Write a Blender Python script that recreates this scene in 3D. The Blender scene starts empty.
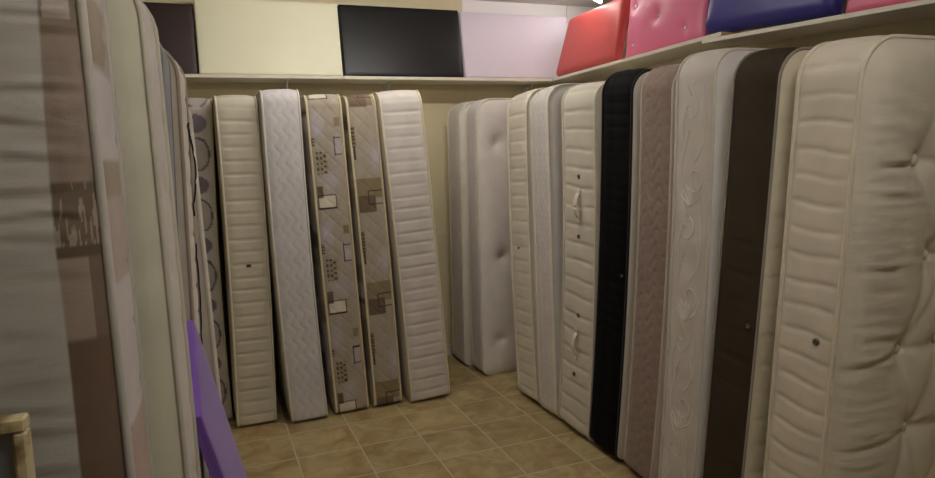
import bpy, bmesh, math, random
from mathutils import Matrix, Vector, noise
S = bpy.context.scene
COL = S.collection
PI = math.pi
random.seed(4)

# ------------------------------------------------------------------ helpers
def lin(c):
    return tuple((v / 12.92 if v <= .04045 else ((v + .055) / 1.055) ** 2.4) for v in [x / 255 for x in c])

def link(o, parent=None):
    COL.objects.link(o)
    if parent: o.parent = parent
    return o

def mesh_obj(name, verts, faces, mat, parent=None, smooth=True, cols=None, fmat=None, mats=None):
    me = bpy.data.meshes.new(name)
    me.from_pydata(verts, [], faces)
    for m in (mats or [mat]): me.materials.append(m)
    if fmat:
        me.polygons.foreach_set('material_index', fmat)
    if cols:
        a = me.color_attributes.new('Weave', 'FLOAT_COLOR', 'POINT')
        a.data.foreach_set('color', [x for c in cols for x in (c[0], c[1], c[2], 1.0)])
    me.polygons.foreach_set('use_smooth', [smooth] * len(me.polygons))
    me.update()
    return link(bpy.data.objects.new(name, me), parent)

def bm_obj(name, bm, mat, parent=None, smooth=False):
    bmesh.ops.recalc_face_normals(bm, faces=bm.faces)
    me = bpy.data.meshes.new(name)
    bm.to_mesh(me); bm.free()
    me.materials.append(mat)
    me.polygons.foreach_set('use_smooth', [smooth] * len(me.polygons))
    return link(bpy.data.objects.new(name, me), parent)

def add_box(bm, lo, hi, M=None, bevel=0, seg=2):
    r = bmesh.ops.create_cube(bm, size=1)
    vs = r['verts']
    c = [(a + b) / 2 for a, b in zip(lo, hi)]; s = [b - a for a, b in zip(lo, hi)]
    for v in vs: v.co = Vector((v.co.x * s[0] + c[0], v.co.y * s[1] + c[1], v.co.z * s[2] + c[2]))
    if bevel:
        es = list({e for v in vs for e in v.link_edges})
        r2 = bmesh.ops.bevel(bm, geom=es, offset=bevel, segments=seg, affect='EDGES', profile=.5)
        vs = list({v for f in r2['faces'] for v in f.verts} | {v for v in vs if v.is_valid})
    if M:
        for v in vs:
            v.co = M @ v.co
    return vs

def tube(pts, r, n=6, closed=False):
    """verts, faces of a tube along pts"""
    V, F = [], []
    N = len(pts)
    prev = None
    for i, p in enumerate(pts):
        p = Vector(p)
        a = Vector(pts[(i - 1) % N] if (closed or i > 0) else pts[i]); b = Vector(pts[(i + 1) % N] if (closed or i < N - 1) else pts[i])
        t = (b - a).normalized()
        if prev is None:
            u = t.orthogonal().normalized()
        else:
            u = (prev - t * prev.dot(t)).normalized()
        prev = u
        w = t.cross(u)
        for k in range(n):
            an = 2 * PI * k / n
            V.append(tuple(p + u * math.cos(an) * r + w * math.sin(an) * r))
    M_ = N if closed else N - 1
    for i in range(M_):
        j = (i + 1) % N
        for k in range(n):
            l = (k + 1) % n
            F.append((i * n + k, i * n + l, j * n + l, j * n + k))
    if not closed:
        F.append(tuple(range(n - 1, -1, -1))); F.append(tuple((N - 1) * n + k for k in range(n)))
    return V, F

def thing(name, label, cat, M=None, group=None):
    o = bpy.data.objects.new(name, None)
    o.empty_display_size = .1
    COL.objects.link(o)
    if M is not None: o.matrix_world = M
    return tag(o, label, cat, group)

def tag(o, label, cat, group=None):
    o['label'] = label; o['category'] = cat
    if group: o['group'] = group
    return o

def struct(o, label=None):
    o['kind'] = 'structure'
    if label: o['label'] = label
    return o

# ---------------------------------------------------------------- materials
def base_mat(name, rough=.8):
    m = bpy.data.materials.new(name); m.use_nodes = True
    nt = m.node_tree
    b = nt.nodes['Principled BSDF']; b.inputs['Roughness'].default_value = rough
    return m, nt, b

def fabric(name, rgb, attr=False, rough=.85, nscale=9., nvar=.06, bump=.15, bscale=350., sheen=.15, crease=0., spec=.3):
    """woven cloth: colour (or woven-in pattern), faint mottling, thread bump, soft creases"""
    m, nt, b = base_mat(name, rough)
    N, L = nt.nodes, nt.links
    tc = N.new('ShaderNodeTexCoord')
    n1 = N.new('ShaderNodeTexNoise'); n1.inputs['Scale'].default_value = nscale; n1.inputs['Detail'].default_value = 4
    L.new(tc.outputs['Object'], n1.inputs['Vector'])
    mr = N.new('ShaderNodeMapRange'); mr.inputs['To Min'].default_value = 1 - nvar; mr.inputs['To Max'].default_value = 1 + nvar
    mr.inputs['From Min'].default_value = .3; mr.inputs['From Max'].default_value = .7
    L.new(n1.outputs['Fac'], mr.inputs['Value'])
    mul = N.new('ShaderNodeVectorMath'); mul.operation = 'SCALE'
    if attr:
        at = N.new('ShaderNodeAttribute'); at.attribute_name = 'Weave'
        L.new(at.outputs['Color'], mul.inputs[0])
    else:
        mul.inputs[0].default_value = lin(rgb)
    L.new(mr.outputs['Result'], mul.inputs['Scale'])
    L.new(mul.outputs['Vector'], b.inputs['Base Color'])
    n2 = N.new('ShaderNodeTexNoise'); n2.inputs['Scale'].default_value = bscale
    L.new(tc.outputs['Object'], n2.inputs['Vector'])
    bp = N.new('ShaderNodeBump'); bp.inputs['Strength'].default_value = bump; bp.inputs['Distance'].default_value = .0015
    L.new(n2.outputs['Fac'], bp.inputs['Height'])
    last = bp
    if crease:
        mp = N.new('ShaderNodeMapping'); mp.inputs['Scale'].default_value = (3, 3, 14)
        L.new(tc.outputs['Object'], mp.inputs['Vector'])
        n3 = N.new('ShaderNodeTexNoise'); n3.inputs['Scale'].default_value = 2.2; n3.inputs['Detail'].default_value = 5; n3.inputs['Distortion'].default_value = .6
        L.new(mp.outputs['Vector'], n3.inputs['Vector'])
        b2 = N.new('ShaderNodeBump'); b2.inputs['Strength'].default_value = crease; b2.inputs['Distance'].default_value = .02
        L.new(n3.outputs['Fac'], b2.inputs['Height']); L.new(bp.outputs['Normal'], b2.inputs['Normal'])
        last = b2
    L.new(last.outputs['Normal'], b.inputs['Normal'])
    b.inputs['Sheen Weight'].default_value = sheen
    b.inputs['Specular IOR Level'].default_value = spec
    return m

def leather(name, rgb, rough=.42):
    m, nt, b = base_mat(name, rough)
    N, L = nt.nodes, nt.links
    tc = N.new('ShaderNodeTexCoord')
    n1 = N.new('ShaderNodeTexNoise'); n1.inputs['Scale'].default_value = 3; n1.inputs['Detail'].default_value = 3
    L.new(tc.outputs['Object'], n1.inputs['Vector'])
    mx = N.new('ShaderNodeMix'); mx.data_type = 'RGBA'
    c = lin(rgb)
    mx.inputs['A'].default_value = tuple(v * .93 for v in c) + (1,); mx.inputs['B'].default_value = tuple(min(1, v * 1.07) for v in c) + (1,)
    L.new(n1.outputs['Fac'], mx.inputs['Factor']); L.new(mx.outputs['Result'], b.inputs['Base Color'])
    v = N.new('ShaderNodeTexVoronoi'); v.inputs['Scale'].default_value = 260
    L.new(tc.outputs['Object'], v.inputs['Vector'])
    bp = N.new('ShaderNodeBump'); bp.inputs['Strength'].default_value = .12; bp.inputs['Distance'].default_value = .001
    L.new(v.outputs['Distance'], bp.inputs['Height']); L.new(bp.outputs['Normal'], b.inputs['Normal'])
    b.inputs['Specular IOR Level'].default_value = .35
    return m

def paint(name, rgb, rough=.7, var=.04, scale=2.5, metal=0., bump=.05):
    m, nt, b = base_mat(name, rough)
    N, L = nt.nodes, nt.links
    tc = N.new('ShaderNodeTexCoord')
    n1 = N.new('ShaderNodeTexNoise'); n1.inputs['Scale'].default_value = scale; n1.inputs['Detail'].default_value = 5
    L.new(tc.outputs['Object'], n1.inputs['Vector'])
    mx = N.new('ShaderNodeMix'); mx.data_type = 'RGBA'
    c = lin(rgb)
    mx.inputs['A'].default_value = tuple(v * (1 - var) for v in c) + (1,); mx.inputs['B'].default_value = tuple(min(1, v * (1 + var)) for v in c) + (1,)
    L.new(n1.outputs['Fac'], mx.inputs['Factor']); L.new(mx.outputs['Result'], b.inputs['Base Color'])
    n2 = N.new('ShaderNodeTexNoise'); n2.inputs['Scale'].default_value = 120
    L.new(tc.outputs['Object'], n2.inputs['Vector'])
    bp = N.new('ShaderNodeBump'); bp.inputs['Strength'].default_value = bump; bp.inputs['Distance'].default_value = .002
    L.new(n2.outputs['Fac'], bp.inputs['Height']); L.new(bp.outputs['Normal'], b.inputs['Normal'])
    b.inputs['Metallic'].default_value = metal
    return m

def floor_mat():
    m, nt, b = base_mat('beige_ceramic_tiles', .42)
    N, L = nt.nodes, nt.links
    tc = N.new('ShaderNodeTexCoord')
    off = N.new('ShaderNodeVectorMath'); off.operation = 'SUBTRACT'; off.inputs[1].default_value = (.0145, .093, 0)
    L.new(tc.outputs['Object'], off.inputs[0])
    sc = N.new('ShaderNodeVectorMath'); sc.operation = 'DIVIDE'; sc.inputs[1].default_value = (.325, .3235, 1)
    L.new(off.outputs[0], sc.inputs[0])
    fr = N.new('ShaderNodeVectorMath'); fr.operation = 'FRACTION'; L.new(sc.outputs[0], fr.inputs[0])
    fl = N.new('ShaderNodeVectorMath'); fl.operation = 'FLOOR'; L.new(sc.outputs[0], fl.inputs[0])
    sx = N.new('ShaderNodeSeparateXYZ'); L.new(fr.outputs[0], sx.inputs[0])
    def edge(sock):
        a = N.new('ShaderNodeMath'); a.operation = 'SUBTRACT'; a.inputs[1].default_value = .5; L.new(sock, a.inputs[0])
        ab = N.new('ShaderNodeMath'); ab.operation = 'ABSOLUTE'; L.new(a.outputs[0], ab.inputs[0]); return ab
    ex, ey = edge(sx.outputs['X']), edge(sx.outputs['Y'])
    mxm = N.new('ShaderNodeMath'); mxm.operation = 'MAXIMUM'; L.new(ex.outputs[0], mxm.inputs[0]); L.new(ey.outputs[0], mxm.inputs[1])
    g = N.new('ShaderNodeMapRange'); g.interpolation_type = 'SMOOTHSTEP'
    g.inputs['From Min'].default_value = .484; g.inputs['From Max'].default_value = .493
    L.new(mxm.outputs[0], g.inputs['Value'])
    wn = N.new('ShaderNodeTexWhiteNoise'); L.new(fl.outputs[0], wn.inputs['Vector'])
    ad = N.new('ShaderNodeVectorMath'); ad.operation = 'MULTIPLY_ADD'; ad.inputs[1].default_value = (7, 7, 7)
    L.new(wn.outputs['Color'], ad.inputs[0]); L.new(tc.outputs['Object'], ad.inputs[2])
    n1 = N.new('ShaderNodeTexNoise'); n1.inputs['Scale'].default_value = 6; n1.inputs['Detail'].default_value = 7; n1.inputs['Roughness'].default_value = .65; n1.inputs['Distortion'].default_value = .8
    L.new(ad.outputs[0], n1.inputs['Vector'])
    cr = N.new('ShaderNodeValToRGB')
    els = cr.color_ramp.elements
    els[0].position = .34; els[0].color = lin((150, 118, 76)) + (1,)
    els[1].position = .66; els[1].color = lin((188, 172, 126)) + (1,)
    e = els.new(.5); e.color = lin((168, 148, 104)) + (1,)
    L.new(n1.outputs['Fac'], cr.inputs['Fac'])
    tv = N.new('ShaderNodeMapRange'); tv.inputs['To Min'].default_value = .9; tv.inputs['To Max'].default_value = 1.08
    L.new(wn.outputs['Value'], tv.inputs['Value'])
    ms = N.new('ShaderNodeVectorMath'); ms.operation = 'SCALE'; L.new(cr.outputs['Color'], ms.inputs[0]); L.new(tv.outputs['Result'], ms.inputs['Scale'])
    mx = N.new('ShaderNodeMix'); mx.data_type = 'RGBA'
    L.new(g.outputs['Result'], mx.inputs['Factor']); L.new(ms.outputs[0], mx.inputs['A']); mx.inputs['B'].default_value = lin((196, 186, 158)) + (1,)
    L.new(mx.outputs['Result'], b.inputs['Base Color'])
    inv = N.new('ShaderNodeMath'); inv.operation = 'SUBTRACT'; inv.inputs[0].default_value = 1; L.new(g.outputs['Result'], inv.inputs[1])
    bp = N.new('ShaderNodeBump'); bp.inputs['Strength'].default_value = .4; bp.inputs['Distance'].default_value = .002
    L.new(inv.outputs[0], bp.inputs['Height']); L.new(bp.outputs['Normal'], b.inputs['Normal'])
    return m

M_floor = floor_mat()
M_wall = paint('cream_wall_paint', (226, 214, 176), .75)
M_wallW = paint('white_wall_paint', (250, 246, 244), .75)
M_ceil = paint('ceiling_paint', (232, 226, 222), .8)
M_skirt = paint('white_gloss_paint', (220, 214, 198), .5)
M_shelf = paint('shelf_laminate', (232, 226, 208), .5)
M_chip = paint('raw_chipboard', (214, 186, 120), .9, .2, 60)
M_brkt = paint('bracket_enamel', (214, 214, 208), .4)
M_steel = paint('steel_eyelet', (120, 116, 108), .35, metal=.9)
M_hole = paint('eyelet_mesh', (50, 46, 42), .7)
M_strapW = fabric('white_webbing', (222, 214, 196), bump=.4)
M_strapB = fabric('black_webbing', (14, 14, 15), bump=.4)

# ----------------------------------------------------------------- mattress
def rot(base, lean, tilt, yaw):
    return Matrix.Rotation(base + yaw, 3, 'Z') @ Matrix.Rotation(lean, 3, 'X') @ Matrix.Rotation(tilt, 3, 'Y')

def perimeter(W, H, r, fine, coarse, rb):
    """closed loop of (x, z, nx, nz, s): the aisle side goes up x=0, then top, far side, bottom"""
    P = []
    def line(a, b, nrm, step):
        d = math.dist(a, b); k = max(1, round(d / step))
        for i in range(k):
            t = i / k; P.append([a[0] + (b[0] - a[0]) * t, a[1] + (b[1] - a[1]) * t, nrm[0], nrm[1]])
    def arc(c, a0, a1, k, r=r):
        for i in range(k):
            a = a0 + (a1 - a0) * i / k; P.append([c[0] + r * math.cos(a), c[1] + r * math.sin(a), math.cos(a), math.sin(a)])
    line((0, rb), (0, H - r), (-1, 0), fine)
    arc((r, H - r), PI, PI / 2, max(6, int(r * 1.57 / fine)))
    line((r, H), (min(W - r, r + .35), H), (0, 1), fine * 1.5)
    if W - r > r + .35: line((r + .35, H), (W - r, H), (0, 1), coarse)
    arc((W - r, H - r), PI / 2, 0, 8)
    line((W, H - r), (W, rb), (1, 0), coarse)
    arc((W - rb, rb), 0, -PI / 2, 8, rb)
    line((W - rb, 0), (rb, 0), (0, -1), coarse)
    arc((rb, rb), -PI / 2, -PI, max(8, int(rb * 1.57 / fine)), rb)
    s = rb
    for i, p in enumerate(P):
        if i: s += math.dist(P[i - 1][:2], p[:2])
        p.append(s)
    # bottom corner before the aisle side: give it s running down to 0
    tot = P[-1][4] + .001
    for p in P:
        if p[0] <= rb + 1e-6 and p[1] < rb - 1e-6 and p[2] < 0: p[4] = rb - (tot - p[4])
    return P

class Mattress: pass

def mattress(label, base, prm, W=.9, H=1.85, r=.085, quilt=None, paint_fn=None, border=(220, 212, 196), panel=(224, 217, 204),
             pipe=(224, 216, 196), pipe_r=.006, near_disp=None, near_col=None, near_step=.05, near_extra=None, fine=.012, nv=12, bulge=.01, dome=.014,
             near=0, crease=.0, border_kw={}, panel_kw={}, scroll=None, group=None, T=None, panel_mat=None, rb=.05):
    x, y, T0, lean, tilt, bow, yaw = prm
    T = T or T0
    R = rot(base, lean, tilt, yaw)
    zmin = min((R @ Vector(c)).z for c in ((0, 0, 0), (0, T, 0), (W, 0, 0), (W, T, 0)))
    M = Matrix.Translation((x, y, -zmin)) @ R.to_4x4()
    root = thing('mattress', label, 'mattress', M, group)
    bw = lambda z: bow * 4 * z * (H - z) / H ** 2
    P = perimeter(W, H, r, fine, .06, rb)
    # ---- border
    def bpoint(x0, z0, nx, nz, s, v, extra=0.):
        k = 1 - (2 * v - 1) ** 2
        damp = 1 if nz > -.5 else 0
        d = bulge * (1 - (2 * v - 1) ** 4) * damp
        if quilt: d += quilt(s, v * T, T) * min(1, k * 2.2) * damp
        d += extra
        return (x0 + nx * d, v * T + bw(z0), z0 + nz * d)
    V, F, C = [], [], []
    n = len(P)
    for (x0, z0, nx, nz, s) in P:
        for j in range(nv + 1):
            v = j / nv
            V.append(bpoint(x0, z0, nx, nz, s, v))
            if paint_fn: C.append(lin(paint_fn(s, 1 - v, T)))
    for i in range(n):
        k = (i + 1) % n
        for j in range(nv):
            F.append((i * (nv + 1) + j, i * (nv + 1) + j + 1, k * (nv + 1) + j + 1, k * (nv + 1) + j))
    fm = [0] * len(F); mats = None
    bmat = fabric('border_cloth', border, attr=bool(paint_fn), **border_kw)
    def on_border(z, u, off=0.):
        """point on the aisle side: height z, u from the left to the right of the side as one faces it"""
        v = 1 - u
        return bpoint(0, z, -1, 0, z, v, off)
    if scroll:
        mats = [bmat, fabric('satin_thread', scroll['col'], rough=.35, sheen=.4)]
        for path in scroll['paths']:
            pts = [on_border(z, u, .0005) for z, u in path if .02 < u < .98 and .1 < z < 1.74]
            if len(pts) < 3: continue
            tv, tf = tube(pts, scroll.get('r', .0028), 5)
            o = len(V); V += tv; F += [tuple(a + o for a in f) for f in tf]; fm += [1] * len(tf)
    mesh_obj('border', V, F, bmat, root, cols=C if paint_fn else None, fmat=fm, mats=mats)
    # ---- panels
    pm = panel_mat or fabric('panel_cloth', panel, attr=bool(near_col), crease=crease, **panel_kw)
    pm2 = fabric('panel_cloth', panel) if near_col else pm
    for side in (0, 1):
        hot = side == near
        st = near_step if hot else .09
        zs = sorted(set([0, H] + [rb * (1 - math.cos(a * PI / 16)) for a in range(1, 9)] + [H - r * (1 - math.cos(a * PI / 16)) for a in range(1, 9)]))
        k = max(2, round((H - r - rb) / st)); zs = sorted(set([round(z, 6) for z in zs] + [round(rb + (H - r - rb) * i / k, 6) for i in range(1, k)]))
        kx = max(6, round(W / st))
        ts = sorted(set([0, 1, .015, .985, .035, .965, .06, .94] + [i / kx for i in range(1, kx)]))
        if hot and near_extra:
            xe, ze0, ze1, d1, d2 = near_extra
            ts = sorted(set(ts + [i * d1 / W for i in range(1, int(xe / d1))])); zs = sorted(set(zs + [round(ze0 + i * d2, 6) for i in range(int((ze1 - ze0) / d2))]))
        V, F, C = [], [], []
        for z in zs:
            rc = rb if z < H / 2 else r
            q = max(0, rc - min(z, H - z)); ins = rc - math.sqrt(max(0, rc * rc - q * q)) if q > 0 else 0
            for t in ts:
                xx = ins + (W - 2 * ins) * t
                # distance to the rounded outline
                dx = min(xx, W - xx); dz = min(z, H - z)
                e = min(dx, dz)
                if dx < rc and dz < rc: e = max(0, rc - math.hypot(rc - dx, rc - dz))
                d = (dome if hot else .003) * (1 - math.exp(-e / .035))
                if hot and near_disp: d += near_disp(xx, z) * (1 - math.exp(-e / .03))
                yy = -d if side == 0 else T + d
                V.append((xx, yy + bw(z), z))
                if hot and near_col: C.append(lin(near_col(xx, z)))
        m = len(ts)
        for i in range(len(zs) - 1):
            for j in range(m - 1):
                f = (i * m + j, i * m + j + 1, (i + 1) * m + j + 1, (i + 1) * m + j)
                F.append(f if side == 0 else f[::-1])
        mesh_obj('panel', V, F, pm if hot else pm2, root, cols=C if (hot and near_col) else None)
        pts = [(p[0] + p[2] * .003, (0 if side == 0 else T) + bw(p[1]), p[1] + (p[3] * .003 if p[3] > 0 else -p[3] * pipe_r)) for p in P[::2]]
        tv, tf = tube(pts, pipe_r, 7, True)
        mesh_obj('piping', tv, tf, fabric('piping_cord', pipe, bscale=120, bump=.5), root)
    o = Mattress(); o.root = root; o.on = on_border; o.T = T; o.H = H; o.W = W; o.bw = bw; o.M = M
    return o

def vent(m, z, u, size=.011):
    p = Vector(m.on(z, u, .0015))
    bm = bmesh.new()
    prof = [(.25, .0005), (.45, .003), (.8, .004), (1, .002), (1.05, -.003)]
    rings = []
    for rr, h in prof:
        rings.append([bm.verts.new(p + Vector((-h, math.cos(a) * rr * size, math.sin(a) * rr * size))) for a in [2 * PI * i / 14 for i in range(14)]])
    for a, b in zip(rings, rings[1:]):
        for i in range(14): bm.faces.new((a[i], a[(i + 1) % 14], b[(i + 1) % 14], b[i]))
    bm_obj('air_vent', bm, M_steel, m.root, True)
    bm = bmesh.new()
    bm.faces.new([bm.verts.new(p + Vector((-.001, math.cos(a) * .4 * size, math.sin(a) * .4 * size))) for a in [2 * PI * i / 12 for i in range(12)]])
    bm_obj('vent_mesh', bm, M_hole, m.root)

def strap(m, z0, z1, u, mat, w=.026, lift=.022, du=0., thick=.003):
    V, F = [], []
    n = 24
    for i in range(n + 1):
        t = i / n; z = z0 + (z1 - z0) * t
        a = max(0, math.sin(PI * (t - .14) / .72)) if .14 < t < .86 else 0
        off = .004 + lift * a ** .8
        for k, (dv, dd) in enumerate(((-w / 2, 0), (w / 2, 0), (w / 2, thick), (-w / 2, thick))):
            p = m.on(z, u + du * a + dv / m.T, 0)
            V.append((p[0] - off - dd, p[1], p[2]))
    for i in range(n):
        for k in range(4):
            l = (k + 1) % 4
            F.append((i * 4 + k, i * 4 + l, (i + 1) * 4 + l, (i + 1) * 4 + k))
    F.append((0, 1, 2, 3)); F.append((n * 4 + 3, n * 4 + 2, n * 4 + 1, n * 4))
    return mesh_obj('handle', V, F, mat, m.root, smooth=False)

# quilting reliefs: (s along the side, t across it, T) -> height
def channels(p, a=.007, ph=0., wob=.0):
    def f(s, t, T):
        q = (s + ph + wob * math.sin(t / T * PI * 2.0 + s * 9) + .003 * math.sin(s * 31)) / p
        d = abs((q % 1) - .5) * 2            # 1 on the seam
        return a * ((1 - d ** 7) - .75)
    return f
def zigzag(p, amp, step, a=.004):
    def f(s, t, T):
        tri = abs(((s / step) % 1) * 2 - 1)
        tri = tri * tri * (3 - 2 * tri)
        q = (t + amp * tri) / p
        d = abs((q % 1) - .5) * 2
        return a * ((1 - d ** 6) - .6)
    return f
def waves(p, amp, step, a=.004):
    def f(s, t, T):
        q = (s + amp * math.sin(t / step * 2 * PI)) / p
        d = abs((q % 1) - .5) * 2
        return a * ((1 - d ** 5) - .6)
    return f
def diamonds(p, a=.004, asp=1.):
    def f(s, t, T):
        s2 = s * asp
        d1 = abs((((s2 + t) / p) % 1) - .5) * 2; d2 = abs((((s2 - t) / p) % 1) - .5) * 2
        d = max(d1, d2)
        return a * ((1 - d ** 5) - .6)
    return f

# -------------------------------------------------------------- the setting
def quad_struct(name, lo, hi, mat, label=None):
    bm = bmesh.new(); add_box(bm, lo, hi)
    return struct(bm_obj(name, bm, mat), label)

BY, RX, CZ = 4.65, 2.70, 2.61          # back wall, right wall, ceiling
LX, FY, EX = -1.12, -1.2, 4.4
quad_struct('floor', (LX - .1, FY, -.1), (EX, BY + .1, 0), M_floor)
quad_struct('ceiling', (LX - .1, FY, CZ), (EX, BY + .1, CZ + .1), M_ceil)
# back wall: cream boarding to the seam, white from there on above the shelf
bm = bmesh.new(); add_box(bm, (LX - .1, BY, 0), (1.835, BY + .1, CZ)); add_box(bm, (1.84, BY, 0), (RX, BY + .1, 2.01))
add_box(bm, (1.835, BY + .004, 0), (1.84, BY + .1, CZ))
struct(bm_obj('wall_back', bm, M_wall), 'cream boarded back wall')
bm = bmesh.new(); add_box(bm, (1.84, BY, 2.01), (RX - .002, BY + .1, CZ)); add_box(bm, (RX + .004, BY, 0), (EX, BY + .1, CZ))
struct(bm_obj('wall_back_upper', bm, M_wallW), 'white boarding of the back wall above the shelf')
bm = bmesh.new(); add_box(bm, (RX, FY, 0), (RX + .07, BY, 2.37))
struct(bm_obj('wall_right', bm, M_wall), 'cream partition wall stopping short of the ceiling')
quad_struct('wall_left', (LX - .1, FY, 0), (LX, BY, CZ), M_wall)
bm = bmesh.new(); add_box(bm, (LX, BY - .014, 0), (RX, BY, .075), bevel=.004)
struct(bm_obj('baseboard_back', bm, M_skirt))
bm = bmesh.new(); add_box(bm, (RX - .014, FY, 0), (RX, BY - .014, .075), bevel=.004)
struct(bm_obj('baseboard_right', bm, M_skirt))
bm = bmesh.new(); add_box(bm, (LX, BY - .006, .911), (RX, BY, .919))
struct(bm_obj('trim_1', bm, M_skirt), 'thin horizontal joint strip on the back wall')

# ------------------------------------------------------------------ shelves
def bracket(parent, at, direction, depth=.2, drop=.13):
    """pressed steel bracket: wall leg, arm, diagonal brace. direction: outwards from the wall"""
    d = Vector(direction); w = Vector((-d.y, d.x, 0)); a = Vector(at)
    Mx = Matrix((( w.x, d.x, 0, a.x), (w.y, d.y, 0, a.y), (0, 0, 1, a.z), (0, 0, 0, 1)))
    bm = bmesh.new()
    add_box(bm, (-.012, .0005, -drop), (.012, .004, 0), Mx, .0015, 1)
    add_box(bm, (-.012, .004, -.005), (.012, depth, -.0005), Mx, .0015, 1)
    ang = math.atan2(drop * .75, depth * .75); ln = math.hypot(drop * .75, depth * .75)
    B = Mx @ Matrix.Translation((0, .006, -drop * .8)) @ Matrix.Rotation(ang, 4, 'X')
    add_box(bm, (-.006, 0, -.004), (.006, ln, .004), B, .0015, 1)
    return bm_obj('bracket', bm, M_brkt, parent)

def shelf(label, lo, hi, brks, direction, M=None, chip=False, group='wall shelf boards'):
    root = thing('wall_shelf', label, 'shelf', M, group)
    bm = bmesh.new(); add_box(bm, lo, hi, None, .0025, 2)
    bm_obj('shelf_board', bm, M_shelf, root)
    if chip:
        bm = bmesh.new(); add_box(bm, (lo[0] + .004, lo[1] - .0012, lo[2] + .002), (hi[0] - .004, lo[1] + .002, hi[2] - .002))
        c = bm_obj('raw_edge', bm, M_chip, root); c['label'] = 'unlaminated chipboard end'
    for b in brks: bracket(root, b, direction)
    return root

ZS = 2.006
shelf('white shelf board on back wall under the brown and cream headboards', (LX + .005, 4.365, ZS), (.893, BY - .001, ZS + .02),
      [(-.5, BY, ZS), (.555, BY, ZS)], (0, -1, 0))
shelf('white shelf board on back wall under the black and lilac headboards', (.896, 4.365, ZS), (RX - .003, BY - .001, ZS + .02),
      [(1.235, BY, ZS), (2.32, BY, ZS)], (0, -1, 0))
# right-hand boards, each a little out of level
th1 = math.atan(.030 / 1.75)
M1 = Matrix.Translation((0, 4.362, ZS + .001)) @ Matrix.Rotation(-th1, 4, 'X')
shelf('shelf board on right wall carrying the red and tufted pink headboards', (2.405, -1.70, 0), (RX - .004, 0, .02),
      [], (-1, 0, 0), M1, True)
th2 = math.atan(.043)
M2 = Matrix.Translation((0, 2.76, 2.013)) @ Matrix.Rotation(th2, 4, 'X')
r2 = shelf('shelf board on right wall under the navy headboard, tucked below its neighbour', (2.375, -2.9, 0), (RX - .004, 0, .02), [], (-1, 0, 0), M2)

# --------------------------------------------------------------- headboards
def headboard(label, M, w, h, t, mat, tufts=(), edge=.018, dome=.008, crown=0., step=.02, group=None, btn=None, name='headboard', taper=0.):
    """upholstered slab: local x = width, z = height, front face towards -y, back at y=0"""
    root = thing(name, label, 'headboard', M, group)
    V, F = [], []
    nx = max(10, round(w / step)); nz = max(8, round(h / step))
    # cross ring: front face grid, wrapped to the sides with rounded edges
    def grid(n, L):
        a = [0, edge * .15, edge * .45, edge]
        return a + [edge + (L - 2 * edge) * i / (n - 1) for i in range(1, n - 1)] + [L - edge, L - edge * .45, L - edge * .15, L]
    X, Z = grid(nx, w), grid(nz, h)
    def rnd(e): 
        return edge - math.sqrt(max(0, edge ** 2 - (edge - min(e, edge)) ** 2))
    idx = {}
    for i, xx in enumerate(X):
        for j, zz in enumerate(Z):
            ex, ez = min(xx, w - xx), min(zz, h - zz)
            y = -t + min(t - .004, rnd(ex) + rnd(ez))
            d = dome * (1 - math.exp(-min(ex, ez) / .06))
            for (tx, tz, dp, sg) in tufts:
                rr = math.hypot(xx - tx, zz - tz)
                d -= dp * (math.exp(-rr / sg) * .75 + .25 * math.exp(-(rr / (sg * .35)) ** 2))
            top = crown * (1 - (2 * xx / w - 1) ** 2) * zz / h
            xo = taper * (zz / h) * (1 - 2 * xx / w)
            V.append((xx + xo, y - d, zz + top)); idx[i, j] = len(V) - 1
    nX, nZ = len(X), len(Z)
    for i in range(nX - 1):
        for j in range(nZ - 1):
            F.append((idx[i, j], idx[i + 1, j], idx[i + 1, j + 1], idx[i, j + 1]))
    loop = [idx[i, 0] for i in range(nX)] + [idx[nX - 1, j] for j in range(1, nZ)] + [idx[i, nZ - 1] for i in range(nX - 2, -1, -1)] + [idx[0, j] for j in range(nZ - 2, 0, -1)]
    b0 = len(V)
    for k in loop: V.append((V[k][0], 0, V[k][2]))
    n = len(loop)
    for k in range(n): F.append((loop[(k + 1) % n], loop[k], b0 + k, b0 + (k + 1) % n))
    F.append(tuple(b0 + k for k in range(n)))
    mesh_obj('upholstery', V, F, mat, root)
    # stapled backing board
    bm = bmesh.new(); add_box(bm, (.015, -.002, .015), (w - .015, .0015, h - .015))
    bm_obj('backing_board', bm, M_back, root)
    if btn:
        for (tx, tz, dp, sg) in tufts:
            bm = bmesh.new()
            bmesh.ops.create_icosphere(bm, subdivisions=1, radius=.011)
            for v in bm.verts: v.co = Vector((v.co.x + tx, v.co.y * .6 - t - dome + dp * .98 - .005, v.co.z + tz))
            bm_obj('crystal_button', bm, btn, root)
    return root
M_back = fabric('black_backing_felt', (40, 38, 36))

def lean_back(x, y, z, ang, face=0.):
    return Matrix.Translation((x, y, z)) @ Matrix.Rotation(face, 4, 'Z') @ Matrix.Rotation(-ang, 4, 'X')

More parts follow.
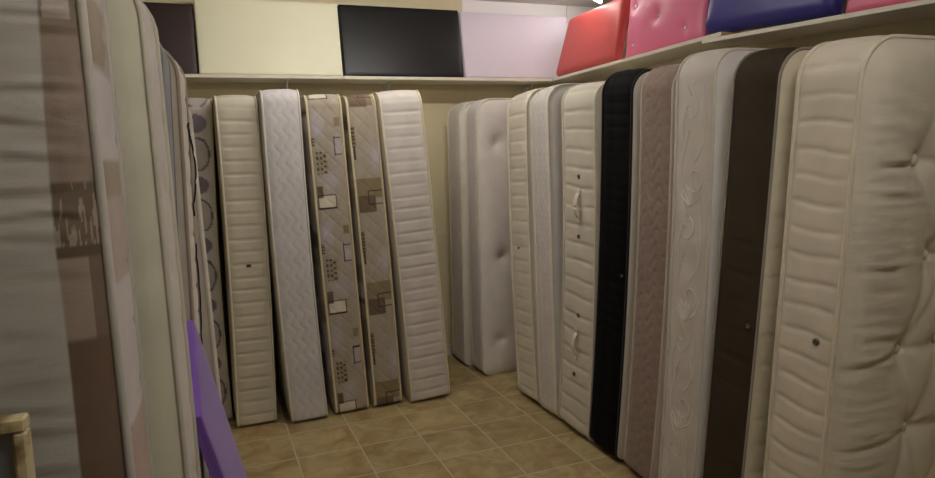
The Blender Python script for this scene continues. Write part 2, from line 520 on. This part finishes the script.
ZT = ZS + .021
M_brown = leather('dark_brown_leatherette', (62, 48, 46)); M_cream = leather('cream_leatherette', (250, 246, 216), .5)
M_black = leather('black_leatherette', (26, 26, 26), .38); M_lilac = leather('pale_lilac_leatherette', (222, 212, 224), .5)
M_red = leather('red_leatherette', (200, 86, 82), .4); M_pink = leather('pink_leatherette', (238, 130, 162), .36)
M_navy = leather('navy_leatherette', (48, 46, 120), .4); M_pink2 = leather('rose_pink_leatherette', (226, 116, 142), .4)
mb, nt, b = base_mat('crystal', .3); b.inputs['Base Color'].default_value = (.92, .92, .94, 1); b.inputs['Metallic'].default_value = .15
M_crystal = mb
gb = 'headboards on the back shelf'
A = .16
headboard('dark brown headboard at the left end of the back shelf', lean_back(-.86, 4.50, ZT, .14), .885, .43, .05, M_brown, edge=.010, dome=.003, group=gb)
headboard('cream headboard on the back shelf between brown and black ones', lean_back(.032, 4.49, ZT, A), .873, .475, .06, M_cream, edge=.010, dome=.003, group=gb)
headboard('black headboard on the back shelf beside the cream one', lean_back(.915, 4.49, ZT, A), .838, .475, .055, M_black, edge=.010, dome=.003, group=gb)
headboard('pale lilac headboard at the right end of the back shelf', lean_back(1.762, 4.49, ZT, A), .858, .465, .06, M_lilac, edge=.010, dome=.003, group=gb)
gr = 'headboards on the right shelf'
def right_head(label, y_near, y_far, x, z, ang, h, t, mat, pitch=0., **kw):
    # width runs along -y when facing -x : local x -> -y
    M = Matrix.Translation((x, y_far, z)) @ Matrix.Rotation(-PI / 2, 4, 'Z') @ Matrix.Rotation(pitch, 4, 'Y') @ Matrix.Rotation(-ang, 4, 'X')
    return headboard(label, M, y_far - y_near, h, t, mat, group=gr, **kw)
def z1(y): return ZS + .001 + .0205 + (4.362 - y) * math.tan(th1)
def z2(y): return 2.013 + .0205 + (y - 2.76) * math.tan(th2)
right_head('plain red headboard on the right shelf nearest the corner', 3.60, 4.35, 2.475, z1(4.33), .27, .42, .06, M_red, pitch=-th1, taper=.03, edge=.03)
tf = [(.085, .075, .03, .045), (.085, .31, .03, .045), (.31, .205, .034, .05), (.56, .085, .03, .045), (.55, .325, .03, .05), (.31, .43, .03, .05), (.70, .21, .0, .05)][:6]
right_head('pink headboard with crystal button tufts on the right shelf', 2.865, 3.575, 2.53, z1(3.62), .12, .50, .05, M_pink, pitch=-th1, tufts=tf, dome=.03, step=.014, btn=M_crystal)
right_head('navy blue headboard on the right shelf beside the tufted pink one', 2.06, 2.83, 2.485, 2.0715, .16, .5, .055, M_navy, pitch=math.atan(.075), dome=.02, edge=.04)
right_head('plain pink headboard on the right shelf nearest the camera', 1.22, 2.022, 2.50, z2(2.022) + .001, .16, .45, .055, M_pink2, pitch=th2)

# ------------------------------------------------- mattresses, right-hand row
gR = 'mattresses standing along the right wall'
WHT = (226, 220, 210)
lat = dict(nscale=5, nvar=.05)
def lattice_col(a, b, p):
    ca, cb = a, b
    def f(s, u, T):
        if u < .09 or u > .91: return ca
        t = u * T
        d = min(abs((((s + t * 1.6) / p) % 1) - .5), abs((((s - t * 1.6) / p) % 1) - .5)) * 2
        k = max(0, min(1, (.5 - d) * 3 + .5))
        return tuple(x * (1 - k) + y * k for x, y in zip(ca, cb))
    return f
mattress('white mattress with grey lattice side, farthest back of the right-hand row', 0, (1.6403, 4.308, .2267, .0252, .001, -.0076, 0), r=.12, quilt=diamonds(.06, .002, .8),
         paint_fn=lattice_col((222, 216, 206), (208, 203, 196), .06), border=WHT, group=gR, fine=.01)
def tuft_disp(tl, wr):
    def f(x, z):
        d = 0
        for (tx, tz, dp, sg) in tl:
            rr = math.hypot(x - tx, (z - tz))
            if rr < sg * 6:
                an = math.atan2(z - tz, x - tx)
                d -= dp * (math.exp(-rr / sg) + .35 * math.exp(-(rr / (sg * .3)) ** 2)) * (1 + .12 * math.cos(an * 9 + tx * 30) * min(1, rr / sg))
        for (wx, wz, lx, lz, h, tl_) in wr:
            dz = z - wz - tl_ * (x - wx)
            dx = x - wx
            if abs(dz) < lz * 5 and abs(dx) < lx * 3:
                g = math.exp(-(dx / lx) ** 2)
                d += h * g * (math.exp(-((dz - lz) / lz) ** 2) - 1.1 * math.exp(-((dz + lz * .6) / lz) ** 2))
        return d
    return f
rw = random.Random(3)
def wrinkles(n, x0, x1, h=.004, lz=.012, z1=1.8):
    return [(rw.uniform(x0, x1), rw.uniform(.1, z1), rw.uniform(.04, .1), rw.uniform(.6, 1.5) * lz, rw.uniform(.4, 1) * h, rw.uniform(-.15, .1)) for _ in range(n)]
t2 = [(.13, 1.568, .05, .045), (.16, .812, .05, .045), (.13, .245, .045, .045), (.45, 1.55, .03, .05), (.45, .81, .03, .05), (.45, .25, .03, .05)]
mR2 = mattress('white tufted mattress with smooth dimpled face, second from the back corner', 0, (1.6806, 4.0616, .186, .0095, 0, .0082, 0), r=.11, quilt=diamonds(.06, .002, .8),
         paint_fn=lattice_col((226, 220, 212), (212, 207, 202), .06), border=WHT, panel=(228, 220, 212), near_disp=tuft_disp(t2, wrinkles(40, .0, .4, .003)), near_step=.02, dome=.03, group=gR, fine=.01)
R3 = mattress('cream mattress with ribbed side and one eyelet, standing left of the lattice mattress', 0, (1.7498, 3.3961, .2674, -.0366, -.001, .03, .0024), T=.25, r=.11, fine=.008, quilt=channels(.078, .0055), border=(224, 215, 196), group=gR)
vent(R3, .93, .46, .008)
mattress('white lattice-sided mattress between the two cream ribbed mattresses', 0, (1.7501, 3.1643, .2, -.0288, -.0012, .0013, .0011), T=.2, r=.11, quilt=diamonds(.07, .003, .7),
         paint_fn=lattice_col((228, 222, 214), (212, 206, 200), .07), border=WHT, panel=(230, 226, 222), group=gR, fine=.009)
R5 = mattress('cream puff-quilted mattress with two fabric handles on its side', 0, (1.7492, 2.8475, .3171, .0458, .0006, -.0387, .0021), T=.30, r=.10, fine=.008, quilt=channels(.094, .007, 0, .003), border=(215, 207, 190), group=gR, nv=16, H=1.82)
for z, u in ((1.37, .55), (1.07, .54), (.66, .56), (.335, .5)): vent(R5, z, u, .012)
strap(R5, 1.14, 1.31, .55, M_strapW); strap(R5, .42, .59, .54, M_strapW)
R6 = mattress('black-sided mattress with a white face', 0, (1.7499, 2.6, .246, .0737, .002, -.0287, .001), T=.225, H=1.84, r=.1, quilt=lambda s, t, T: .003 * (1 - (abs(((t / .022) % 1) - .5) * 2) ** 4) + .004 * (1 - (abs(((s / .055) % 1) - .5) * 2) ** 4) - .004,
              border=(8, 8, 8), panel=(222, 214, 202), pipe=(22, 22, 22), group=gR, border_kw=dict(sheen=.0, spec=.12), fine=.009)
vent(R6, .93, .86, .007)
mattress('taupe brown mattress with wavy quilted side and pale piping', 0, (1.751, 2.332, .1997, .0752, .0013, -.0323, .0004), H=1.825, r=.1, nv=20, quilt=waves(.06, .028, .085, .008), border=(150, 130, 118), panel=(222, 214, 202),
         pipe=(206, 194, 178), group=gR, fine=.008)
# scrolling satin flowers of the damask border
def spiral(z, u, r0, turns, a0, sgn, T=.219, n=46):
    return [(z + r0 * (1 - i / n * .85) * math.sin(a0 + sgn * turns * 2 * PI * i / n), u + r0 * (1 - i / n * .85) * math.cos(a0 + sgn * turns * 2 * PI * i / n) / T) for i in range(n)]
def bez(*p, n=26):
    out = []
    for i in range(n + 1):
        t = i / n; q = [Vector((a, b_, 0)) for a, b_ in p]
        while len(q) > 1: q = [q[k].lerp(q[k + 1], t) for k in range(len(q) - 1)]
        out.append((q[0].x, q[0].y))
    return out
paths = []
for k in range(-1, 5):
    z = .12 + k * .46
    paths += [spiral(z + .14, .42, .052, 1.15, 1.2, -1), spiral(z + .34, .60, .060, 1.1, 3.6, 1),
              bez((z + .19, .45), (z + .30, .10), (z + .40, .2), (z + .52, .42)), bez((z + .0, .78), (z + .10, .95), (z + .2, .62), (z + .33, .86)),
              bez((z + .40, .60), (z + .46, .85), (z + .50, .8), (z + .55, .7)), bez((z - .02, .2), (z + .05, .3), (z + .08, .15), (z + .12, .3))]
    for a in range(7):                                    # feathery flower head
        an = PI * .15 + a * PI * .7 / 6
        paths.append(bez((z + .23, .5), (z + .23 + .03 * math.sin(an), .5 + .10 * math.cos(an) + .04), (z + .235 + .075 * math.sin(an), .5 + .30 * math.cos(an)), n=10))
mattress('white damask mattress with satin scroll flowers on its side', 0, (1.7501, 2.0664, .205, .057, .0014, -.019, .0005), r=.1, quilt=lambda s, t, T: .0015 * math.sin(s * 40 + 9 * t) , border=(214, 206, 196), panel=(230, 227, 226),
         near_disp=tuft_disp([], wrinkles(60, -.02, .2, .004)), near_step=.03, dome=.02,
         scroll=dict(col=(236, 230, 220), paths=paths, r=.0021), pipe=(220, 212, 198), group=gR)
R9 = mattress('dark brown-sided mattress with cream ribbed face and grey piping', 0, (1.7497, 1.8176, .2018, .0867, .0011, -.007, .0003), H=1.81, r=.1, quilt=channels(.105, .004), border=(60, 52, 40), panel=(226, 216, 192), pipe=(150, 142, 130), pipe_r=.005,
         near_disp=lambda x, z: .011 * (1 - (abs(((z / .105) % 1) - .5) * 2) ** 6) - .008, near_step=.011, dome=.012, group=gR, border_kw=dict(sheen=.0, spec=.12))
vent(R9, .87, .82, .009)
# nearest: big button-tufted mattress
tb = []
for (x, z) in ((.222, 1.448), (.33, 1.149), (.421, 1.132), (.242, .855), (.43, .863), (.326, .572), (.52, .574), (.24, .30), (.42, .30), (.41, 1.43), (.55, 1.14), (.62, .86), (.70, .58), (.60, .31), (.62, 1.43), (.74, 1.14)):
    tb.append((x, z, .038, .045))
wr = wrinkles(150, .0, .17, .0030, .008) + wrinkles(50, .15, .6, .0018, .010) + [(.08, .835, .09, .011, .010, .15), (.10, 1.44, .07, .009, .005, .05), (.12, .56, .09, .009, .006, .05), (.12, 1.13, .09, .009, .005, .02)]
def valleys(segs):
    def f(x, z):
        d = 0
        for (x1, z1, x2, z2, dp, sg) in segs:
            ux, uz = x2 - x1, z2 - z1
            t = max(0, min(1, ((x - x1) * ux + (z - z1) * uz) / (ux * ux + uz * uz)))
            rr = math.hypot(x - x1 - ux * t, z - z1 - uz * t)
            if rr < sg * 4: d = min(d, -dp * math.exp(-(rr / sg) ** 1.4) * (.55 + .45 * abs(2 * t - 1)))
        return d
    return f
P2 = [(q[0], q[1]) for q in tb]
segs = []
for a in range(len(P2)):
    for b_ in range(a + 1, len(P2)):
        if math.dist(P2[a], P2[b_]) < .33: segs.append((*P2[a], *P2[b_], .020, .028))
segs += [(.222, 1.448, .29, 1.70, .014, .04), (.41, 1.43, .43, 1.72, .012, .04), (.222, 1.448, .0, 1.41, .005, .02), (.242, .855, .0, .81, .006, .02), (.326, .572, .05, .55, .008, .02), (.24, .30, .0, .30, .008, .02)]
tfn, vfn = tuft_disp(tb, wr), valleys(segs)
face11 = lambda x, z: tfn(x, z) + vfn(x, z)
R11 = mattress('large cream button-tufted mattress nearest the camera on the right', 0, (1.7497, 1.494, .2146, .0688, -.0003, -.0025, 0), H=1.797, r=.12, quilt=channels(.082, .006, .0, .005), border=(222, 212, 192), panel=(220, 211, 192),
         pipe=(226, 216, 192), pipe_r=.007, near_disp=face11, near_step=.0105, dome=.06, crease=.12, group=gR, fine=.008, nv=18)
vent(R11, .885, .73, .0115)
M_button = fabric('button_cloth', (228, 220, 202))
for (x, z, dp, sg) in tb:
    bm = bmesh.new(); bmesh.ops.create_uvsphere(bm, u_segments=14, v_segments=8, radius=.018)
    d = .06 + max(face11(x + dx, z + dz) for dx in (-.008, 0, .008) for dz in (-.008, 0, .008))
    for v in bm.verts: v.co = Vector((v.co.x + x, v.co.y * .7 - d - .006 + R11.bw(z), v.co.z + z))
    bm_obj('tuft_button', bm, M_button, R11.root, True)

# ---------------------------------------------------- mattresses, back row
gB = 'mattresses standing along the back wall'
hb = PI / 2
def ovals(s, u, T):
    base = (206, 198, 188)
    t = (u - .5) * T; p = .34
    q = ((s - .10) % p)
    a = ((t - .005) / .066) ** 2 + ((q - .085) / .098) ** 2
    if a < 1: return (108, 102, 108) if a > .74 else (190, 181, 174)
    if ((t - .0) / .058) ** 2 + ((q - .255) / .05) ** 2 < 1: return (128, 120, 128)
    return base
mattress('cream mattress with grey oval print beside the left-hand row', hb, (.0554, 4.0125, .17, .0122, 0, .0163, 0), W=.62, r=.07, rb=.03, paint_fn=ovals, quilt=lambda s, t, T: .002 * math.sin(s * 60), fine=.008, nv=22, near=1,
         panel=(196, 188, 176), pipe=(214, 206, 184), group=gB)
B1 = mattress('cream mattress with ribbed side and small black tag at its middle', hb, (.29, 3.86, .2075, .0072, .0016, -.0101, -.0002), W=.73, r=.07, rb=.03, quilt=channels(.0715, .0065), fine=.008, border=(213, 205, 184), panel=(190, 182, 162), pipe=(222, 214, 190), near=1, group=gB)
p = Vector(B1.on(.925, .5, .004))
bm = bmesh.new(); add_box(bm, (p.x - .002, p.y - .012, p.z - .008), (p.x + .003, p.y + .012, p.z + .008), None, .001, 1); bm_obj('tag', bm, M_hole, B1.root)
mattress('white mattress with zigzag-stitched side beside the cream ribbed one', hb, (.5718, 3.79, .195, -.026, .0001, .012, 0), W=.79, H=1.875, r=.07, rb=.03, nv=28, quilt=zigzag(.05, .03, .09, .004), border=(212, 208, 206), panel=(206, 202, 194), pipe=(222, 218, 206), near=1, group=gB, fine=.008)
def block(d, u, d0, d1, u0, u1): return d0 <= d < d1 and u0 <= u < u1
def ring(d, u, d0, d1, u0, u1, T, w=.006, sides='ltbr'):
    if not (d0 - w <= d < d1 + w and u0 <= u <= u1): return False
    uw = w / T
    return ('t' in sides and abs(d - d0) < w * .6) or ('b' in sides and abs(d - d1) < w * .6) or ('l' in sides and u < u0 + uw) or ('r' in sides and u > u1 - uw)
def soft(c, k, b): return tuple(x * (1 - k) + y * k for x, y in zip(c, b))
BASE, LIL, OLI, BRN, BLK, CRM = (168, 157, 139), (184, 178, 188), (136, 122, 92), (104, 88, 70), (34, 32, 32), (214, 204, 186)
def print_a(s, u, T):
    d = ((1.295 - s) % .61)
    if ring(d, u, .0, .075, .06, .64, T): return BLK
    if block(d, u, .555, .61, .06, .24) or block(d, u, 0, .012, .06, .24): return BRN
    if block(d, u, .004, .075, .06, .64): return CRM
    if ring(d, u, .29, .385, .70, .93, T, sides='ltb'): return BLK
    if block(d, u, .18, .23, .74, .94): return OLI
    if block(d, u, .365, .49, .13, .46):
        a, b_ = ((d - .365) / .03 + (u > .3) * .4) % 1, ((u - .13) / .11) % 1
        return (70, 60, 44) if (a < .42 and b_ < .6) else soft(BASE, .45, OLI)
    if block(d, u, .28, .33, .0, .13): return (100, 88, 70) if (d / .017) % 1 < .5 else BASE
    k = math.exp(-(((d - .22) / .07) ** 2 + ((u - .22) / .2) ** 2)) * .9 + math.exp(-(((d - .34) / .06) ** 2 + ((u - .8) / .15) ** 2)) * .7 + math.exp(-(((d - .53) / .06) ** 2 + ((u - .5) / .3) ** 2)) * .7
    return soft(BASE, min(1, k), LIL)
def print_b(s, u, T):
    d = ((1.38 - s) % .61)
    if ring(d, u, .075, .15, .42, 1., T, sides='ltb'): return BLK
    if block(d, u, .10, .2, .06, .68): return BRN
    if block(d, u, .0, .115, .06, .95): return OLI
    if block(d, u, .31, .43, .0, .17):
        return (84, 70, 50) if (d / .02) % 1 < .55 else OLI
    if block(d, u, .42, .5, .08, .14): return BLK
    if s > 1.79 and .06 < u < .9: return (124, 108, 86)
    k = math.exp(-(((d - .49) / .07) ** 2 + ((u - .85) / .22) ** 2))
    return soft(BASE, min(1, k), LIL)
def patch_panel(seed):
    def f(x, z):
        i, j = math.floor(x / .13), math.floor(z / .11)
        h = (math.sin(i * 12.98 + j * 78.23 + seed) * 43758.5) % 1
        if h < .2: return (96, 86, 70)
        if h < .42: return (150, 136, 100)
        if h < .55: return (200, 192, 192)
        if abs((z / .11) % 1 - .5) > .46 and h > .8: return (60, 54, 46)
        return (176, 162, 136)
    return f
kw = dict(quilt=diamonds(.085, .003, .9), fine=.0055, nv=34, near=1, near_step=.03, pipe=(216, 202, 164), pipe_r=.0065, r=.06, rb=.03)
mattress('beige mattress printed with black outlined boxes and lilac patches', hb, (.8205, 3.815, .1876, -.0377, .0002, .0026, 0), W=.78, paint_fn=print_a, near_col=patch_panel(2.), group=gB, **kw)
mattress('beige mattress printed with olive and brown blocks, brown at its top', hb, (1.0307, 3.825, .1629, -.0432, .0002, -.0046, 0), W=.76, paint_fn=print_b, near_col=patch_panel(5.), group=gB, **kw)
mattress('white ribbed mattress at the right end of the back row', hb, (1.3317, 3.79, .245, -.0627, -.0008, -.0068, .0001), W=.79, H=1.87, r=.07, rb=.03, fine=.008, quilt=channels(.07, .0062), border=(214, 206, 197), panel=(204, 194, 176), pipe=(222, 210, 178), near=1, group=gB)

# ---------------------------------------------------- mattresses, left row
gL = 'mattresses standing along the left wall'
def l1_col(x, z):
    w = .048 + min(.0135, (1.75 - z) * .036) + .0015 * math.sin(z * 9)
    k = max(0, min(1, (x - w + .0016) / .0032))
    return soft(l1_stripe(x, z, w), k, (190, 186, 176))
def l1_stripe(x, z, w):
    if x < w + .003:
        if z > 1.715 and .012 < x < w - .004: return (178, 164, 152)
        if z > 1.690: return (120, 104, 86)
        if z > 1.47: return soft((152, 136, 122), .35 * noise.noise((x * 60, z * 14, 3.)) + .2, (118, 100, 84))
        if z > 1.375:
            k = noise.noise((x * 420, z * 22, 0)) + .5 * noise.noise((x * 120, z * 6, 5)) > .12 + (z - 1.40) * 5
            return (112, 96, 80) if not k else (168, 154, 138)
        if z > 1.36: return (96, 82, 66)
        if z > 1.23: return (158, 142, 126) if x > .02 else (120, 102, 86)
        return (112, 90, 74)
    return (190, 186, 176)
def l1_side(s, u, T):
    z = s
    if z > 1.76: return (190, 184, 178)
    if z > 1.655: return (152, 134, 110) if u < .5 + (z % .05) * 4 else (178, 164, 146)
    if z > 1.645: return (176, 170, 162)
    if z > 1.50: return (198, 190, 186)
    if z > 1.445: return (160, 142, 118)
    if z > 1.30: return (178, 160, 148)
    if z > 1.06: return (198, 190, 186)
    if z > .9: return (176, 152, 136)
    return (196, 188, 184) if (z % .4) > .15 else (166, 146, 126)
mattress('brown striped satin mattress nearest the camera on the left', PI, (-.1387, 1.3999, .2204, .0006, .0047, .0038, -.0265), r=.09, near=1, H=1.9, near_col=l1_col, near_step=.009, near_extra=(.14, 1.32, 1.86, .0022, .006), paint_fn=l1_side, border=(198, 190, 184), panel=(170, 168, 162),
         near_disp=tuft_disp([], [(-.02 + rw.uniform(0, .3), rw.uniform(.7, 1.85), rw.uniform(.06, .14), rw.uniform(.006, .012), rw.uniform(.001, .0028), rw.uniform(-.05, .2)) for _ in range(45)]),
         dome=.03, quilt=channels(.11, .004), pipe=(196, 190, 180), pipe_r=.0075, group=gL, fine=.01, panel_kw=dict(rough=.5), crease=.1)
mattress('pale lime-cream mattress behind the brown striped one on the left', PI, (-.0575, 1.635, .19, 0, .009, 0, -.075), r=.1, near=1, H=1.87, border=(206, 198, 186), panel=(216, 212, 188), quilt=channels(.16, .006, 0, .02), bulge=.004,
         pipe=(204, 198, 180), pipe_r=.006, dome=.018, near_step=.03, near_disp=tuft_disp([], wrinkles(20, .0, .3, .003)), group=gL)
def mesh_side(s, u, T):
    k = ((s / .012) % 1 < .5) ^ (((u * T) / .012) % 1 < .5)
    return (104, 102, 106) if k else (146, 143, 144)
mattress('grey mattress with dark mesh side, third in the left-hand row', PI, (-.126, 2.0, .2, 0, -.0345, 0, -.0439), W=.88, r=.1, near=1, border=(120, 120, 122), panel=(176, 170, 168), paint_fn=mesh_side, pipe=(120, 118, 124), fine=.006, nv=34, near_step=.03, group=gL,
         near_disp=lambda x, z: .004 * (1 - (abs(((z / .1) % 1) - .5) * 2) ** 6))
L4 = mattress('beige quilted mattress with a loose black strap handle on its side', PI, (-.068, 2.36, .2, 0, -.0209, .0009, -.0782), W=.92, r=.1, near=1, border=(214, 204, 188), panel=(200, 190, 174), pipe=(178, 164, 146), bulge=.006, quilt=channels(.085, .006), group=gL)
strap(L4, 1.33, 1.63, .95, M_strapB, .02, .012); strap(L4, .9, 1.24, .95, M_strapB, .008, .003)
mattress('white smooth mattress last in the left-hand row by the oval print mattress', PI, (.0087, 2.72, .2, 0, .021, 0, -.03), W=.95, H=1.72, r=.08, near=1, border=(206, 200, 188), panel=(200, 192, 178), pipe=(212, 204, 184), quilt=channels(.2, .003), group=gL)

# --------------------------------------- purple headboard stood on its end
Nr = Vector((-.0455, 1.665, .894)); Fr = Vector((-.054, 2.065, 1.046)); G = Vector((.046, 2.15, .50))
e1 = (Fr - Nr).normalized(); dn = (G - Fr); dn = (dn - e1 * dn.dot(e1)).normalized(); nr = e1.cross(-dn).normalized()   # nr faces the aisle
if nr.x < 0: nr = -nr
Lp = Nr.z / -dn.z; Wp = (Fr - Nr).length; tp = .027
# headboard local: x width = e1, z up = -dn, front (-y) = nr
org = Nr + dn * Lp - nr * tp
Mp = Matrix(((e1.x, -nr.x, -dn.x, org.x), (e1.y, -nr.y, -dn.y, org.y), (e1.z, -nr.z, -dn.z, org.z), (0, 0, 0, 1)))
Mp = Matrix.Translation((0, 0, max(0, -org.z) + .0005)) @ Mp
M_purple = fabric('purple_faux_suede', (122, 78, 176), rough=.7, nvar=.05, sheen=.3)
headboard('purple headboard stood on end leaning on the left-hand mattresses', Mp, Wp, Lp, tp, M_purple, edge=.008, dome=.004)

# ----------------------- worn cream timber frame at the bottom left corner
def worn():
    m, nt, b = base_mat('worn_cream_timber', .6)
    N, L = nt.nodes, nt.links
    tc = N.new('ShaderNodeTexCoord'); n = N.new('ShaderNodeTexNoise'); n.inputs['Scale'].default_value = 9; n.inputs['Detail'].default_value = 6
    L.new(tc.outputs['Object'], n.inputs['Vector'])
    cr = N.new('ShaderNodeValToRGB'); e = cr.color_ramp.elements
    e[0].position = .46; e[0].color = lin((206, 192, 150)) + (1,); e[1].position = .54; e[1].color = lin((120, 96, 58)) + (1,)
    L.new(n.outputs['Fac'], cr.inputs['Fac']); L.new(cr.outputs['Color'], b.inputs['Base Color'])
    return m
M_worn = worn(); M_grey = fabric('grey_backing_cloth', (120, 122, 124))
root = thing('bed_frame_panel', 'worn cream timber frame with grey cloth centre at the lower left', 'frame', Matrix.Translation((-.746, .925, 0)) @ Matrix.Rotation(-.035, 4, 'X'))
bm = bmesh.new(); add_box(bm, (0, 0, 1.168), (.513, .028, 1.187), None, .003, 1); bm_obj('top_rail', bm, M_worn, root)
for x0 in (0, .497):
    bm = bmesh.new(); add_box(bm, (x0, 0, 0), (x0 + .016, .028, 1.168), None, .003, 1); bm_obj('stile', bm, M_worn, root)
bm = bmesh.new(); add_box(bm, (.016, 0, .1), (.497, .028, .135), None, .003, 1); bm_obj('bottom_rail', bm, M_worn, root)
bm = bmesh.new(); add_box(bm, (.015, .012, .13), (.498, .018, 1.17)); bm_obj('cloth_panel', bm, M_grey, root)

# ------------------------------------------------------------------- lights
def emis(name, col, st):
    m = bpy.data.materials.new(name); m.use_nodes = True
    nt = m.node_tree; nt.nodes.clear()
    e = nt.nodes.new('ShaderNodeEmission'); e.inputs['Color'].default_value = col + (1,); e.inputs['Strength'].default_value = st
    o = nt.nodes.new('ShaderNodeOutputMaterial'); nt.links.new(e.outputs[0], o.inputs[0]); return m

M_case = paint('white_steel_case', (236, 236, 232), .4)
def batten(label, a, b, watts):
    a, b = Vector(a), Vector(b); L = (b - a).length; c = (a + b) / 2
    ang = math.atan2(b.y - a.y, b.x - a.x)
    M = Matrix.Translation((c.x, c.y, CZ)) @ Matrix.Rotation(ang, 4, 'Z')
    root = thing('fluorescent_light', label, 'ceiling light', M, 'ceiling tubes')
    bm = bmesh.new(); add_box(bm, (-L / 2, -.02, -.03), (L / 2 - .05, .02, -.0005), None, .004, 2); bm_obj('housing', bm, M_case, root)
    V, F = tube([(-L / 2 + .02, 0, -.05), (L / 2 - .008, 0, -.05)], .009, 12); mesh_obj('tube', V, F, emis('lit_tube', (1, .965, .915), watts / .213 / (L / 1.2)), root)
    for s in (-1, 1):
        bm = bmesh.new(); add_box(bm, (s * (L / 2 - .012) - .006, -.009, -.06), (s * (L / 2 - .012) + .006, .009, -.0005), None, .003, 1); bm_obj('end_cap', bm, M_case, root)
    return root
batten('fluorescent tube on the ceiling above the back right corner', (2.785, 4.295), (2.1, 3.74), 5.)
batten('fluorescent tube on the ceiling over the middle of the aisle', (.35, 3.2), (1.55, 3.2), 26.5)
batten('fluorescent tube on the ceiling behind the camera', (.2, .45), (1.4, .45), 29)

w = bpy.data.worlds.new('World'); S.world = w; w.use_nodes = True
w.node_tree.nodes['Background'].inputs['Color'].default_value = (1, .93, .82, 1)
w.node_tree.nodes['Background'].inputs['Strength'].default_value = .035

# ------------------------------------------------------------------- camera
cam = bpy.data.cameras.new('Camera'); cam.sensor_width = 36; cam.lens = 668 / 935 * 36; cam.clip_start = .01
co = link(bpy.data.objects.new('Camera', cam))
cx, cy, f = 467.5, 239., 668.
Yv = Vector((201 - cx, -(163 - cy), -f)).normalized(); Xv = Vector((2180 - cx, -(100 - cy), -f)); Xv = (Xv - Yv * Xv.dot(Yv)).normalized(); Zv = Xv.cross(Yv)
co.matrix_world = Matrix.Translation((0, 0, 1.5)) @ Matrix((Xv, Yv, Zv)).to_4x4()
S.camera = co
S.view_settings.view_transform = 'Standard'; S.view_settings.look = 'None'; S.view_settings.gamma = 1; S.view_settings.use_curve_mapping = False
S.view_settings.exposure = 0
